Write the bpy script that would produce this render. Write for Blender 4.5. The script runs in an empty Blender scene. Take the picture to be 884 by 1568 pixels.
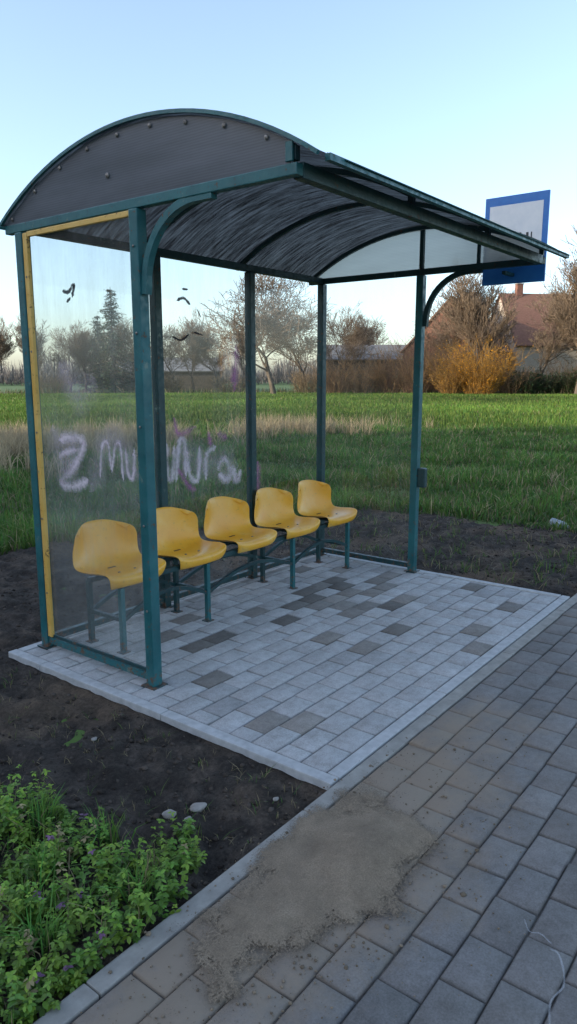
import bpy, bmesh, math, random
import numpy as np
from mathutils import Vector, Matrix, noise
R=random.Random(7); rng=np.random.default_rng(7)
scene=bpy.context.scene
AZ=math.radians(37.55)
FW=np.array([math.cos(AZ),math.sin(AZ)]); RT=np.array([math.sin(AZ),-math.cos(AZ)])
def bg(right,fwd):
    p=FW*fwd+RT*right
    return float(p[0]),float(p[1])
# ---------------------------------------------------------------- materials
def newmat(name):
    m=bpy.data.materials.new(name); m.use_nodes=True
    nt=m.node_tree; b=nt.nodes["Principled BSDF"]; return m,nt,b
def ramp(nt,fac,stops):
    r=nt.nodes.new("ShaderNodeValToRGB"); cr=r.color_ramp
    while len(cr.elements)<len(stops): cr.elements.new(0.5)
    for e,(p,c) in zip(cr.elements,stops):
        e.position=p; e.color=(*c,1) if len(c)==3 else c
    nt.links.new(fac,r.inputs[0]); return r.outputs[0]
def objcoord(nt,scale=(1,1,1)):
    tc=nt.nodes.new("ShaderNodeTexCoord"); mp=nt.nodes.new("ShaderNodeMapping")
    mp.inputs['Scale'].default_value=scale
    nt.links.new(tc.outputs['Object'],mp.inputs[0]); return mp.outputs[0]
def noisen(nt,vec,scale,detail=5,rough=.6):
    n=nt.nodes.new("ShaderNodeTexNoise"); n.inputs['Scale'].default_value=scale
    n.inputs['Detail'].default_value=detail; n.inputs['Roughness'].default_value=rough
    nt.links.new(vec,n.inputs['Vector']); return n.outputs['Fac']
def mixc(nt,fac,a,b,mode='MIX'):
    m=nt.nodes.new("ShaderNodeMix"); m.data_type='RGBA'; m.blend_type=mode
    for s,v in ((m.inputs[0],fac),(m.inputs[6],a),(m.inputs[7],b)):
        if isinstance(v,(int,float)): s.default_value=v
        elif isinstance(v,tuple): s.default_value=(*v,1)
        else: nt.links.new(v,s)
    return m.outputs[2]
def mth(nt,op,a,b=None):
    n=nt.nodes.new("ShaderNodeMath"); n.operation=op
    for s,v in zip(n.inputs,(a,b)):
        if v is None: continue
        if isinstance(v,(int,float)): s.default_value=v
        else: nt.links.new(v,s)
    return n.outputs[0]
def bump(nt,b,h,strength,dist):
    n=nt.nodes.new("ShaderNodeBump"); n.inputs['Strength'].default_value=strength
    n.inputs['Distance'].default_value=dist
    nt.links.new(h,n.inputs['Height']); nt.links.new(n.outputs[0],b.inputs['Normal'])
def simple(name,c1,c2,scale=8,rough=.7,metal=0,bs=.2,bd=.01,stretch=(1,1,1),detail=6):
    m,nt,b=newmat(name); v=objcoord(nt,stretch); f=noisen(nt,v,scale,detail)
    nt.links.new(ramp(nt,f,[(.3,c1),(.7,c2)]),b.inputs['Base Color'])
    b.inputs['Roughness'].default_value=rough; b.inputs['Metallic'].default_value=metal
    if bs: bump(nt,b,f,bs,bd)
    return m
def vcolmat(name,rough=.7,transl=0.0,spec=.3):
    m,nt,b=newmat(name); a=nt.nodes.new("ShaderNodeAttribute"); a.attribute_name='Col'
    nt.links.new(a.outputs['Color'],b.inputs['Base Color']); b.inputs['Roughness'].default_value=rough
    b.inputs['Specular IOR Level'].default_value=spec
    if transl>0:
        t=nt.nodes.new("ShaderNodeBsdfTranslucent"); nt.links.new(a.outputs['Color'],t.inputs[0])
        mx=nt.nodes.new("ShaderNodeMixShader"); mx.inputs[0].default_value=transl
        nt.links.new(b.outputs[0],mx.inputs[1]); nt.links.new(t.outputs[0],mx.inputs[2])
        nt.links.new(mx.outputs[0],nt.nodes['Material Output'].inputs[0])
    return m
def paint(name,c1,c2,rust=.61):
    m,nt,b=newmat(name); v=objcoord(nt)
    f=noisen(nt,v,6,5); base=ramp(nt,f,[(.3,c1),(.7,c2)])
    f2=noisen(nt,v,28,8,.7); mk=ramp(nt,f2,[(rust,(0,0,0)),(rust+.05,(1,1,1))])
    col=mixc(nt,mk,base,(.10,.045,.02))
    f3=noisen(nt,v,11,9,.75); mk3=ramp(nt,f3,[(.62,(0,0,0)),(.67,(.8,.8,.8))])
    col=mixc(nt,mk3,col,(.14,.2,.17))
    sx=nt.nodes.new("ShaderNodeSeparateXYZ"); nt.links.new(v,sx.inputs[0])
    mr=nt.nodes.new("ShaderNodeMapRange"); mr.inputs['From Min'].default_value=0; mr.inputs['From Max'].default_value=.16
    mr.inputs['To Min'].default_value=.15; mr.inputs['To Max'].default_value=0; nt.links.new(sx.outputs[2],mr.inputs[0])
    low=ramp(nt,mth(nt,'ADD',mr.outputs[0],f2),[(.62,(0,0,0)),(.70,(.9,.9,.9))])
    col=mixc(nt,low,col,(.13,.065,.035))
    nt.links.new(col,b.inputs['Base Color'])
    nt.links.new(ramp(nt,f2,[(.4,(.32,)*3),(.7,(.8,)*3)]),b.inputs['Roughness'])
    bump(nt,b,f2,.25,.002); return m
M_teal=paint('teal_paint',(.008,.080,.090),(.02,.13,.14))
M_dteal=paint('dark_teal_paint',(.005,.030,.035),(.010,.055,.06))
M_yel=paint('yellow_paint',(.60,.34,.06),(.68,.45,.14),.6)
m,nt,b=newmat('yellow_plastic'); v=objcoord(nt)
f=noisen(nt,v,5,6); f2=noisen(nt,v,38,6,.7); f5=noisen(nt,v,2.2,3,.5)
col=ramp(nt,f,[(.3,(.80,.36,.02)),(.55,(.85,.44,.045)),(.75,(.86,.55,.16))])
col=mixc(nt,ramp(nt,f5,[(.45,(0,0,0)),(.7,(.5,.5,.5))]),col,(.78,.34,.02))
col=mixc(nt,ramp(nt,f2,[(.58,(0,0,0)),(.72,(.6,.6,.6))]),col,(.35,.2,.06))
nt.links.new(col,b.inputs['Base Color']); b.inputs['Roughness'].default_value=.34
bump(nt,b,f2,.08,.002); M_seat=m
M_slot=simple('slot_dark',(.01,.01,.01),(.03,.02,.02),10,.9)
M_bolt=simple('bolt_steel',(.12,.11,.1),(.3,.28,.26),40,.5,.7)
def glassmat(name,haze,tint):
    m,nt,b=newmat(name); out=nt.nodes['Material Output']
    v=objcoord(nt); vs=objcoord(nt,(1,1,.12))
    f1=noisen(nt,vs,14,8,.7); f2=noisen(nt,v,2.3,6,.65)
    mul=mth(nt,'MULTIPLY',f1,f2)
    hz=nt.nodes.new("ShaderNodeMapRange"); hz.inputs['From Min'].default_value=.14; hz.inputs['From Max'].default_value=.42
    hz.inputs['To Min'].default_value=haze*.3; hz.inputs['To Max'].default_value=haze*1.9
    nt.links.new(mul,hz.inputs[0])
    tr=nt.nodes.new("ShaderNodeBsdfTransparent"); tr.inputs[0].default_value=(*tint,1)
    gl=nt.nodes.new("ShaderNodeBsdfGlossy"); gl.inputs['Roughness'].default_value=.04
    df=nt.nodes.new("ShaderNodeBsdfDiffuse"); df.inputs[0].default_value=(.62,.62,.6,1)
    tl=nt.nodes.new("ShaderNodeBsdfTranslucent"); tl.inputs[0].default_value=(.62,.62,.6,1)
    dd=nt.nodes.new("ShaderNodeMixShader"); nt.links.new(df.outputs[0],dd.inputs[1]); nt.links.new(tl.outputs[0],dd.inputs[2])
    m1=nt.nodes.new("ShaderNodeMixShader"); nt.links.new(hz.outputs[0],m1.inputs[0]); nt.links.new(tr.outputs[0],m1.inputs[1]); nt.links.new(dd.outputs[0],m1.inputs[2])
    lw=nt.nodes.new("ShaderNodeLayerWeight"); lw.inputs[0].default_value=.5
    fr=mth(nt,'ADD',mth(nt,'MULTIPLY',mth(nt,'POWER',lw.outputs['Facing'],4),.5),.04)
    m2=nt.nodes.new("ShaderNodeMixShader"); nt.links.new(fr,m2.inputs[0]); nt.links.new(m1.outputs[0],m2.inputs[1]); nt.links.new(gl.outputs[0],m2.inputs[2])
    nt.links.new(m2.outputs[0],out.inputs[0]); return m
M_glassL=glassmat('dirty_plexiglass',.12,(.92,.94,.93))
M_glassB=glassmat('back_plexiglass',.08,(.91,.93,.92))
M_glassR=glassmat('clear_plexiglass',.03,(.95,.96,.95))
def poly(name,c1,c2,tfac,tint,stretch,sc,ridge=None,streak=None,tlmul=1.0):
    m,nt,b=newmat(name); out=nt.nodes['Material Output']
    f=noisen(nt,objcoord(nt,stretch),sc,7,.65); col=ramp(nt,f,[(.32,c1),(.68,c2)])
    if ridge is not None:
        w=nt.nodes.new("ShaderNodeTexWave"); w.inputs['Scale'].default_value=ridge[1]; w.bands_direction=ridge[0]
        nt.links.new(objcoord(nt),w.inputs['Vector'])
        col=mixc(nt,.35,col,ramp(nt,w.outputs['Fac'],[(.0,c1),(.8,c2)]))
    df=nt.nodes.new("ShaderNodeBsdfDiffuse"); tl=nt.nodes.new("ShaderNodeBsdfTranslucent")
    dcol=col
    if streak is not None:
        f2=noisen(nt,objcoord(nt,streak),3,8,.75)
        dcol=mixc(nt,1.0,col,ramp(nt,f2,[(.38,(.5,)*3),(.62,(1.15,)*3)]),'MULTIPLY')
    nt.links.new(dcol,df.inputs[0]); nt.links.new(mixc(nt,1.0,dcol,(tlmul,tlmul,tlmul),'MULTIPLY'),tl.inputs[0])
    dd=nt.nodes.new("ShaderNodeMixShader"); dd.inputs[0].default_value=.5
    nt.links.new(df.outputs[0],dd.inputs[1]); nt.links.new(tl.outputs[0],dd.inputs[2])
    tr=nt.nodes.new("ShaderNodeBsdfTransparent"); tr.inputs[0].default_value=(*tint,1)
    m1=nt.nodes.new("ShaderNodeMixShader"); m1.inputs[0].default_value=tfac
    if streak is not None:
        mr=nt.nodes.new("ShaderNodeMapRange"); mr.inputs['From Min'].default_value=.42; mr.inputs['From Max'].default_value=.68
        mr.inputs['To Min'].default_value=0.0; mr.inputs['To Max'].default_value=tfac*2
        nt.links.new(f2,mr.inputs[0]); nt.links.new(mr.outputs[0],m1.inputs[0])
    nt.links.new(dd.outputs[0],m1.inputs[1]); nt.links.new(tr.outputs[0],m1.inputs[2])
    gl=nt.nodes.new("ShaderNodeBsdfGlossy"); gl.inputs['Roughness'].default_value=.25
    m2=nt.nodes.new("ShaderNodeMixShader"); m2.inputs[0].default_value=.04
    nt.links.new(m1.outputs[0],m2.inputs[1]); nt.links.new(gl.outputs[0],m2.inputs[2])
    nt.links.new(m2.outputs[0],out.inputs[0]); return m
M_gable=poly('gable_polycarbonate',(.17,.185,.205),(.27,.285,.32),.12,(.5,.5,.54),(1,.5,3),3,('Z',28))  # left copy of the gable sheet, dark roof behind it put into the colour
M_gableR=poly('gable_polycarbonate_backlit',(.62,.60,.53),(.78,.76,.68),.12,(.8,.8,.75),(1,.5,3),3,('Z',28),None,1.25)  # same sheet as the left gable, sky glow through it painted in
M_roof=poly('roof_polycarbonate',(.035,.035,.035),(.12,.12,.118),.07,(.5,.5,.5),(12,1.0,1.6),3,None,(14,1.2,1.4),.8)
M_conc=simple('concrete_edging',(.34,.34,.33),(.48,.48,.47),22,.85,0,.25,.004)
M_conc2=simple('concrete_edging_dusty',(.22,.205,.18),(.34,.32,.28),14,.9,0,.3,.004)
def pavmat(name,sandy):
    m,nt,b=newmat(name); a=nt.nodes.new("ShaderNodeAttribute"); a.attribute_name='Col'
    v=objcoord(nt); f=noisen(nt,v,160,4,.7); f2=noisen(nt,v,5,7,.65); f6=noisen(nt,v,24,6,.7)
    col=mixc(nt,1.0,a.outputs['Color'],ramp(nt,f,[(.25,(.70,)*3),(.75,(1.2,)*3)]),'MULTIPLY')
    col=mixc(nt,1.0,col,ramp(nt,f2,[(.3,(.80,.79,.77)),(.7,(1.1,1.1,1.1))]),'MULTIPLY')
    col=mixc(nt,1.0,col,ramp(nt,f6,[(.35,(.84,.83,.81)),(.6,(1.04,1.04,1.04))]),'MULTIPLY')
    if sandy:
        sx=nt.nodes.new("ShaderNodeSeparateXYZ"); nt.links.new(v,sx.inputs[0])
        def rng_(sock,c,w):
            ab=mth(nt,'ABSOLUTE',mth(nt,'SUBTRACT',sock,c))
            mr=nt.nodes.new("ShaderNodeMapRange"); mr.inputs['From Min'].default_value=0; mr.inputs['From Max'].default_value=w
            mr.inputs['To Min'].default_value=1; mr.inputs['To Max'].default_value=0
            nt.links.new(ab,mr.inputs[0]); return mr.outputs[0]
        mm=mth(nt,'MULTIPLY',rng_(sx.outputs[1],1.28,.62),rng_(sx.outputs[0],1.9,1.9))
        f3=noisen(nt,v,4.5,9,.75)
        mk=ramp(nt,mth(nt,'ADD',mm,f3),[(.66,(0,0,0)),(1.10,(.9,.9,.9))])
        col=mixc(nt,mk,col,(.26,.205,.15))
        f4=noisen(nt,v,1.1,6,.6)
        col=mixc(nt,ramp(nt,f4,[(.45,(0,0,0)),(.72,(.4,.4,.4))]),col,(.26,.22,.175))
    nt.links.new(col,b.inputs['Base Color']); b.inputs['Roughness'].default_value=.85
    b.inputs['Specular IOR Level'].default_value=.25
    bump(nt,b,f,.35,.002); return m
M_pad=pavmat('new_paving_stone',False); M_walk=pavmat('old_paving_stone',True)
M_joint=simple('joint_sand',(.09,.08,.07),(.17,.15,.125),60,.95)
m,nt,b=newmat('sand'); v=objcoord(nt); f=noisen(nt,v,9,10,.7); f2=noisen(nt,v,220,4,.7); a=nt.nodes.new("ShaderNodeAttribute"); a.attribute_name='Col'
col=ramp(nt,f,[(.3,(.165,.122,.08)),(.55,(.24,.18,.12)),(.75,(.30,.23,.155))])
col=mixc(nt,1.0,col,ramp(nt,f2,[(.3,(.65,)*3),(.7,(1.25,)*3)]),'MULTIPLY'); nt.links.new(col,b.inputs['Base Color'])
b.inputs['Roughness'].default_value=.95; bump(nt,b,f2,.6,.004)
al=ramp(nt,mth(nt,'ADD',mth(nt,'MULTIPLY',a.outputs['Fac'],.62),mth(nt,'SUBTRACT',noisen(nt,v,130,6,.85),.5)),[(.30,(0,0,0)),(.42,(1,1,1))]); nt.links.new(al,b.inputs['Alpha'])
M_sand=m
M_asph=simple('asphalt',(.04,.04,.042),(.065,.065,.066),120,.9)
m,nt,b=newmat('soil'); v=objcoord(nt); f=noisen(nt,v,6,11,.75); f2=noisen(nt,v,1.5,6,.6); f3=noisen(nt,v,60,7,.75)
col=ramp(nt,f,[(.3,(.030,.025,.021)),(.5,(.068,.057,.048)),(.7,(.15,.122,.10))])
col=mixc(nt,ramp(nt,f2,[(.50,(0,0,0)),(.66,(.8,.8,.8))]),col,(.18,.13,.09))
col=mixc(nt,1.0,col,ramp(nt,f3,[(.25,(.5,)*3),(.75,(1.4,)*3)]),'MULTIPLY')
nt.links.new(col,b.inputs['Base Color']); b.inputs['Roughness'].default_value=.95; b.inputs['Specular IOR Level'].default_value=.1
bump(nt,b,mth(nt,'ADD',f3,f),1.0,.02); M_soil=m
m,nt,b=newmat('field_ground'); v=objcoord(nt); f=noisen(nt,v,.35,8,.65); f2=noisen(nt,v,4,8,.7)
col=ramp(nt,f,[(.3,(.05,.10,.016)),(.55,(.085,.155,.024)),(.75,(.13,.17,.04))])
col=mixc(nt,ramp(nt,f2,[(.4,(0,0,0)),(.8,(.6,.6,.6))]),col,(.07,.065,.035))
nt.links.new(col,b.inputs['Base Color']); b.inputs['Roughness'].default_value=.95; M_field=m
M_grass=vcolmat('grass_blades',.6,.35); M_leaf=vcolmat('leaf',.5,.3,spec=.5)
M_bark=vcolmat('bark',.85,0); M_needle=vcolmat('needles',.7,.15)
M_clod=vcolmat('clods',.95,0,spec=.1)
M_brick=simple('red_brick',(.15,.065,.045),(.25,.115,.08),3,.9)
M_tile=simple('roof_tiles',(.15,.07,.045),(.27,.14,.095),5,.85,stretch=(1,1,4))
M_tile2=simple('roof_tiles_pale',(.26,.14,.09),(.38,.22,.145),5,.85,stretch=(1,1,4))
M_plaster=simple('plaster',(.40,.34,.28),(.52,.45,.37),3,.9)
M_dark=simple('dark_wall',(.08,.07,.06),(.15,.125,.1),4,.9)
M_shedroof=simple('shed_roof',(.16,.16,.16),(.25,.24,.23),4,.8)
M_winf=simple('window_frame',(.5,.5,.48),(.62,.62,.6),10,.5)
m,nt,b=newmat('window_glass'); b.inputs['Base Color'].default_value=(.02,.025,.03,1); b.inputs['Roughness'].default_value=.08; M_wing=m
M_blue=simple('sign_blue',(.012,.13,.42),(.02,.17,.48),12,.4); M_white=simple('sign_white',(.62,.64,.66),(.72,.72,.72),12,.4)
M_black=simple('sign_black',(.02,.02,.02),(.04,.04,.04),12,.5)
M_stone=simple('stone',(.2,.18,.16),(.36,.33,.29),20,.8)
def sprayma(name,c,dens,nmin=.03,nmax=.24,nsc=70):
    m,nt,b=newmat(name); out=nt.nodes['Material Output']
    uv=nt.nodes.new("ShaderNodeUVMap"); sx=nt.nodes.new("ShaderNodeSeparateXYZ"); nt.links.new(uv.outputs[0],sx.inputs[0])
    pp=nt.nodes.new("ShaderNodeMath"); pp.operation='PINGPONG'; pp.inputs[1].default_value=.5; nt.links.new(sx.outputs[1],pp.inputs[0])
    f=noisen(nt,objcoord(nt),nsc,6,.75); f2=noisen(nt,objcoord(nt),9,3,.5)
    mu=mth(nt,'MULTIPLY',mth(nt,'MULTIPLY',pp.outputs[0],f),mth(nt,'MULTIPLY',f2,2))
    mr=nt.nodes.new("ShaderNodeMapRange"); mr.inputs['From Min'].default_value=nmin; mr.inputs['From Max'].default_value=nmax
    mr.inputs['To Max'].default_value=dens; nt.links.new(mu,mr.inputs[0])
    tr=nt.nodes.new("ShaderNodeBsdfTransparent"); df=nt.nodes.new("ShaderNodeBsdfDiffuse"); df.inputs[0].default_value=(*c,1)
    mx=nt.nodes.new("ShaderNodeMixShader"); nt.links.new(mr.outputs[0],mx.inputs[0]); nt.links.new(tr.outputs[0],mx.inputs[1]); nt.links.new(df.outputs[0],mx.inputs[2])
    nt.links.new(mx.outputs[0],out.inputs[0]); return m
M_spray=sprayma('spray_pink_white',(.82,.70,.78),.75,.02,.30); M_chalk=sprayma('chalk',(.6,.6,.6),.35)
M_spray2=sprayma('spray_magenta',(.50,.16,.42),.5,.01,.26); M_spray3=sprayma('spray_orange',(.80,.36,.12),.5,.01,.26); M_spray4=sprayma('spray_black',(.03,.03,.04),.95,.02,.12)
M_spray5=sprayma('spray_haze',(.75,.62,.72),.28,.0,.34)
# ---------------------------------------------------------------- mesh helpers
def link(o,parent=None):
    scene.collection.objects.link(o)
    if parent: o.parent=parent
    return o
def empty(name):
    e=bpy.data.objects.new(name,None); e.empty_display_size=.2; return link(e)
def mesh_np(name,V,F,mat,cols=None,parent=None,smooth=False):
    V=np.asarray(V,dtype=np.float32); F=np.asarray(F,dtype=np.int32)
    me=bpy.data.meshes.new(name); k=F.shape[1]
    me.vertices.add(len(V)); me.vertices.foreach_set('co',V.ravel())
    me.loops.add(F.size); me.loops.foreach_set('vertex_index',F.ravel())
    me.polygons.add(len(F)); me.polygons.foreach_set('loop_start',np.arange(len(F),dtype=np.int32)*k)
    if smooth: me.polygons.foreach_set('use_smooth',np.ones(len(F),dtype=bool))
    me.update(calc_edges=True)
    if cols is not None:
        ca=me.color_attributes.new('Col','FLOAT_COLOR','POINT')
        c=np.ones((len(V),4),dtype=np.float32); c[:,:3]=cols; ca.data.foreach_set('color',c.ravel())
    me.materials.append(mat)
    return link(bpy.data.objects.new(name,me),parent)
def box(name,x0,x1,y0,y1,z0,z1,mat,parent=None,bev=.004,rot=None):
    cx,cy,cz=(x0+x1)/2,(y0+y1)/2,(z0+z1)/2
    bm=bmesh.new(); bmesh.ops.create_cube(bm,size=1)
    bmesh.ops.scale(bm,vec=(x1-x0,y1-y0,z1-z0),verts=bm.verts)
    if bev: bmesh.ops.bevel(bm,geom=bm.edges[:],offset=bev,segments=2,affect='EDGES',profile=.6)
    if rot is not None: bmesh.ops.rotate(bm,cent=(0,0,0),matrix=rot,verts=bm.verts)
    bmesh.ops.translate(bm,vec=(cx,cy,cz),verts=bm.verts)
    me=bpy.data.meshes.new(name); bm.to_mesh(me); bm.free(); me.materials.append(mat)
    return link(bpy.data.objects.new(name,me),parent)
def tube(name,pts,r,mat,parent=None,sides=10,square=False):
    pts=[Vector(p) for p in pts]; V=[];F=[]
    if square: sides=4
    up=None
    for i,p in enumerate(pts):
        t=(pts[min(i+1,len(pts)-1)]-pts[max(i-1,0)]).normalized()
        if up is None:
            up=Vector((1,0,0)) if abs(t.x)<.8 else Vector((0,0,1))
        u=(up-t*up.dot(t)).normalized(); w=t.cross(u)
        for k in range(sides):
            a=2*math.pi*(k+(.5 if square else 0))/sides; rr=r*(1.414 if square else 1)
            V.append(p+u*rr*math.cos(a)+w*rr*math.sin(a))
    for i in range(len(pts)-1):
        for k in range(sides):
            F.append((i*sides+k,i*sides+(k+1)%sides,(i+1)*sides+(k+1)%sides,(i+1)*sides+k))
    F.append(tuple(range(sides))[::-1]); F.append(tuple((len(pts)-1)*sides+k for k in range(sides)))
    me=bpy.data.meshes.new(name); me.from_pydata([tuple(v) for v in V],[],F); me.materials.append(mat)
    if not square:
        for p in me.polygons: p.use_smooth=len(p.vertices)==4
    return link(bpy.data.objects.new(name,me),parent)
def catmull(pts,n=8):
    P=[np.array(p,float) for p in pts]; P=[2*P[0]-P[1]]+P+[2*P[-1]-P[-2]]; out=[]
    for i in range(1,len(P)-2):
        for k in range(n):
            t=k/n; out.append(.5*((2*P[i])+(-P[i-1]+P[i+1])*t+(2*P[i-1]-5*P[i]+4*P[i+1]-P[i+2])*t*t+(-P[i-1]+3*P[i]-3*P[i+1]+P[i+2])*t**3))
    out.append(P[-2]); return out
def ribbon(name,pts2,w,mapf,mat,parent):
    P=catmull(pts2,8); V=[];F=[]
    for i,p in enumerate(P):
        t=P[min(i+1,len(P)-1)]-P[max(i-1,0)]; t=t/(np.linalg.norm(t)+1e-9); n=np.array([-t[1],t[0]])
        e=min(1,(i+.3)/2,(len(P)-1-i+.3)/2)
        ww=w*(.8+.4*R.random())*e
        V.append(mapf(*(p+n*ww/2))); V.append(mapf(*(p-n*ww/2)))
        if i<len(P)-1: F.append((2*i,2*i+1,2*i+3,2*i+2))
    me=bpy.data.meshes.new(name); me.from_pydata(V,[],F); uv=me.uv_layers.new(name='UVMap')
    for poly_ in me.polygons:
        for li in poly_.loop_indices:
            vi=me.loops[li].vertex_index; uv.data[li].uv=(vi//2/len(P),vi%2)
    me.materials.append(mat); return link(bpy.data.objects.new(name,me),parent)
# ---------------------------------------------------------------- ground
def plane(name,x0,x1,y0,y1,z,mat,parent=None):
    return mesh_np(name,[(x0,y0,z),(x1,y0,z),(x1,y1,z),(x0,y1,z)],[(0,1,2,3)],mat,None,parent)
plane('ground',-600,600,-600,600,-.075,M_field)
PX0,PX1,PY0,PY1=2.20,5.37,1.478,3.80
def soil_edge(x): return (6.2-.42*(x-3.6)) if x>3.6 else 6.2
def is_soil(x,y,j=0):
    return y<soil_edge(x)+j and x<7.7+j and y>1.47 
step=.025
xs=np.arange(-3,9.2,step); ys=np.arange(1.475,7.6,step)
V=[]
for y in ys:
    for x in xs:
        n1=noise.fractal(Vector((x*1.6,y*1.6,0)),1,2,4); n2=noise.fractal(Vector((x*10,y*10,5)),.7,2,4)
        n3=math.sin((x*.9+y*.5+n1*.5)*14)*.006 if x<2.4 else 0
        z=-.036+n1*.045+n2*.026+n3
        z=min(z,.02)
        dp=max(PX0-x,x-PX1,PY0-y,y-PY1)
        if dp<0: z=-.09
        elif dp<.14: z=z*(dp/.14)+(-.030)*(1-dp/.14)+n2*.008
        if y<1.6 and not (PX0<x<PX1): z=min(z,-.012-.02*abs(n2)); 
        e=min(soil_edge(x)-y,7.7-x)
        if e<0: z-=min(.06,-e*.12)
        V.append((x,y,z))
nx,ny=len(xs),len(ys); ii=np.arange(nx*ny).reshape(ny,nx)
F=np.stack([ii[:-1,:-1],ii[:-1,1:],ii[1:,1:],ii[1:,:-1]],-1).reshape(-1,4)
mesh_np('soil_ground',V,F,M_soil,None,None,True)
soilz=np.array(V)[:,2].reshape(ny,nx)
def gz(x,y):
    i=(np.asarray(x)+3)/step; j=(np.asarray(y)-1.475)/step
    i0=np.clip(i.astype(int),0,nx-1); j0=np.clip(j.astype(int),0,ny-1)
    z=soilz[j0,i0]; out=(i<0)|(i>nx-1)|(j<0)|(j>ny-1)
    return np.maximum(np.where(out,-.075,z),-.075)
def clods(name,P,S,col,mat=M_clod):
    t=(1+5**.5)/2
    base=np.array([(-1,t,0),(1,t,0),(-1,-t,0),(1,-t,0),(0,-1,t),(0,1,t),(0,-1,-t),(0,1,-t),(t,0,-1),(t,0,1),(-t,0,-1),(-t,0,1)])/1.9
    f=np.array([(0,11,5),(0,5,1),(0,1,7),(0,7,10),(0,10,11),(1,5,9),(5,11,4),(11,10,2),(10,7,6),(7,1,8),(3,9,4),(3,4,2),(3,2,6),(3,6,8),(3,8,9),(4,9,5),(2,4,11),(6,2,10),(8,6,7),(9,8,1)])
    n=len(P); V=base[None]*S[:,None,None]*rng.uniform(.6,1.3,(n,12,3)); V[:,:,2]*=.65; V+=P[:,None]
    F=f[None]+(np.arange(n)*12)[:,None,None]
    C=np.repeat(col,12,axis=0)
    return mesh_np(name,V.reshape(-1,3),F.reshape(-1,3),mat,C,None,False)
n=24000; x=rng.uniform(-1.0,8.5,n); y=1.5+5.3*rng.random(n)**1.3
k=~((x>PX0-.02)&(x<PX1+.02)&(y<PY1+.02)); x,y=x[k],y[k]
k=np.array([is_soil(a,b,.3) for a,b in zip(x,y)]); x,y=x[k],y[k]
S=np.minimum(rng.exponential(.0042,len(x))+.0022,.016)
g=rng.uniform(.4,1.5,len(x))[:,None]
clods('soil_clods',np.stack([x,y,gz(x,y)+S*.1],-1),S,np.array([[.066,.053,.043]])*g)
# ---------------------------------------------------------------- pavers
def pavers(name,x0,x1,y0,y1,bl,bw,mat,colf,jit=.0015,gap=.004,parent=None):
    V=[];F=[];C=[]; row=0; y=y0
    while y<y1-.01:
        ye=min(y+bw,y1); off=(row%2)*bl/2; x=x0-off
        while x<x1-.01:
            xa,xb=max(x,x0)+gap/2,min(x+bl,x1)-gap/2
            if xb-xa>.02:
                ya,yb=y+gap/2,ye-gap/2; z=R.gauss(0,jit); tx=R.gauss(0,jit*.6); ty=R.gauss(0,jit*.5); c=colf((xa+xb)/2,(ya+yb)/2); b0=len(V); i=.006
                xa+=R.gauss(0,.0007); yb+=R.gauss(0,.0007)
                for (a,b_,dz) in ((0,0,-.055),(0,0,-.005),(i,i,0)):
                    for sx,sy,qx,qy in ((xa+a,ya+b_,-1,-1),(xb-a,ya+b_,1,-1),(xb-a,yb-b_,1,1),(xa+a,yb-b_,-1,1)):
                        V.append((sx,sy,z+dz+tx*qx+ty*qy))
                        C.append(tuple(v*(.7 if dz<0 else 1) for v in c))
                for l in (0,4):
                    for q in range(4): F.append((b0+l+q,b0+l+(q+1)%4,b0+l+4+(q+1)%4,b0+l+4+q))
                F.append((b0+8,b0+9,b0+10,b0+11))
            x+=bl
        y+=bw; row+=1
    return mesh_np(name,V,F,mat,C,parent)
darks=[(2.76,2.57),(2.445,2.02),(2.58,1.86),(3.59,3.14),(3.68,2.81),(3.11,2.94),(3.0,3.05),(3.56,2.45),(3.51,2.19),(3.92,2.12),(3.9,1.65),(4.2,1.8),(4.95,1.74),(4.29,3.12),(4.74,3.12),(4.29,2.46),(4.37,2.82),(4.63,2.41),(4.9,2.9),(4.1,2.6),(4.5,2.65),(4.15,2.95),(4.6,2.95),(5.1,2.2),(2.9,3.2),(3.3,3.35)]
BL,BW=.2,.137
def padcol(x,y):
    for a,b in darks[:]:
        if abs(x-a)<BL/2 and abs(y-b)<BW/2:
            darks.remove((a,b))
            g=R.uniform(.14,.26)+(.05 if y<2.1 and x<3 else 0); return (g*1.05,g*.96,g*.86)
    if 3.9<x<5.2 and 2.2<y<3.6 and R.random()<.2:
        g=R.uniform(.16,.32); return (g*1.04,g*.97,g*.88)
    g=R.gauss(.43,.02) if R.random()>.07 else R.uniform(.33,.39); return (g*1.01,g,g*.98)
pad=empty('bus_stop_paving')
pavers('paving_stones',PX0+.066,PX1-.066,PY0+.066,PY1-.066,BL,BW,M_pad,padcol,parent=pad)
plane('joint_bed',PX0+.03,PX1-.03,PY0+.03,PY1-.03,-.014,M_joint,pad)
def edging(x0,x1,y0,y1,z,mat,parent,alongx,name='edging'):
    a,b=(x0,x1) if alongx else (y0,y1); p=a
    while p<b-.02:
        q=min(p+1.0,b)
        if alongx: box(name,p+.002,q-.002,y0,y1,-.12,z+R.gauss(0,.001),mat,parent,.006)
        else: box(name,x0,x1,p+.002,q-.002,-.12,z+R.gauss(0,.001),mat,parent,.006)
        p=q
edging(PX0,PX0+.06,PY0,PY1,.004,M_conc,pad,False)
edging(PX1-.06,PX1,PY0+.065,PY1,.004,M_conc,pad,False)
edging(PX0+.064,PX1,PY0,PY0+.06,.003,M_conc,pad,True)
edging(PX0+.064,PX1-.064,PY1-.06,PY1,.003,M_conc,pad,True)
walk=empty('sidewalk')
def wcol(x,y):
    g=R.gauss(.195,.013)
    return (g*1.04,g*.985,g*.93)
pavers('sidewalk_stones',-5,13,-1.07,1.398,BL,BW,M_walk,wcol,.002,.005,parent=walk)
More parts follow.
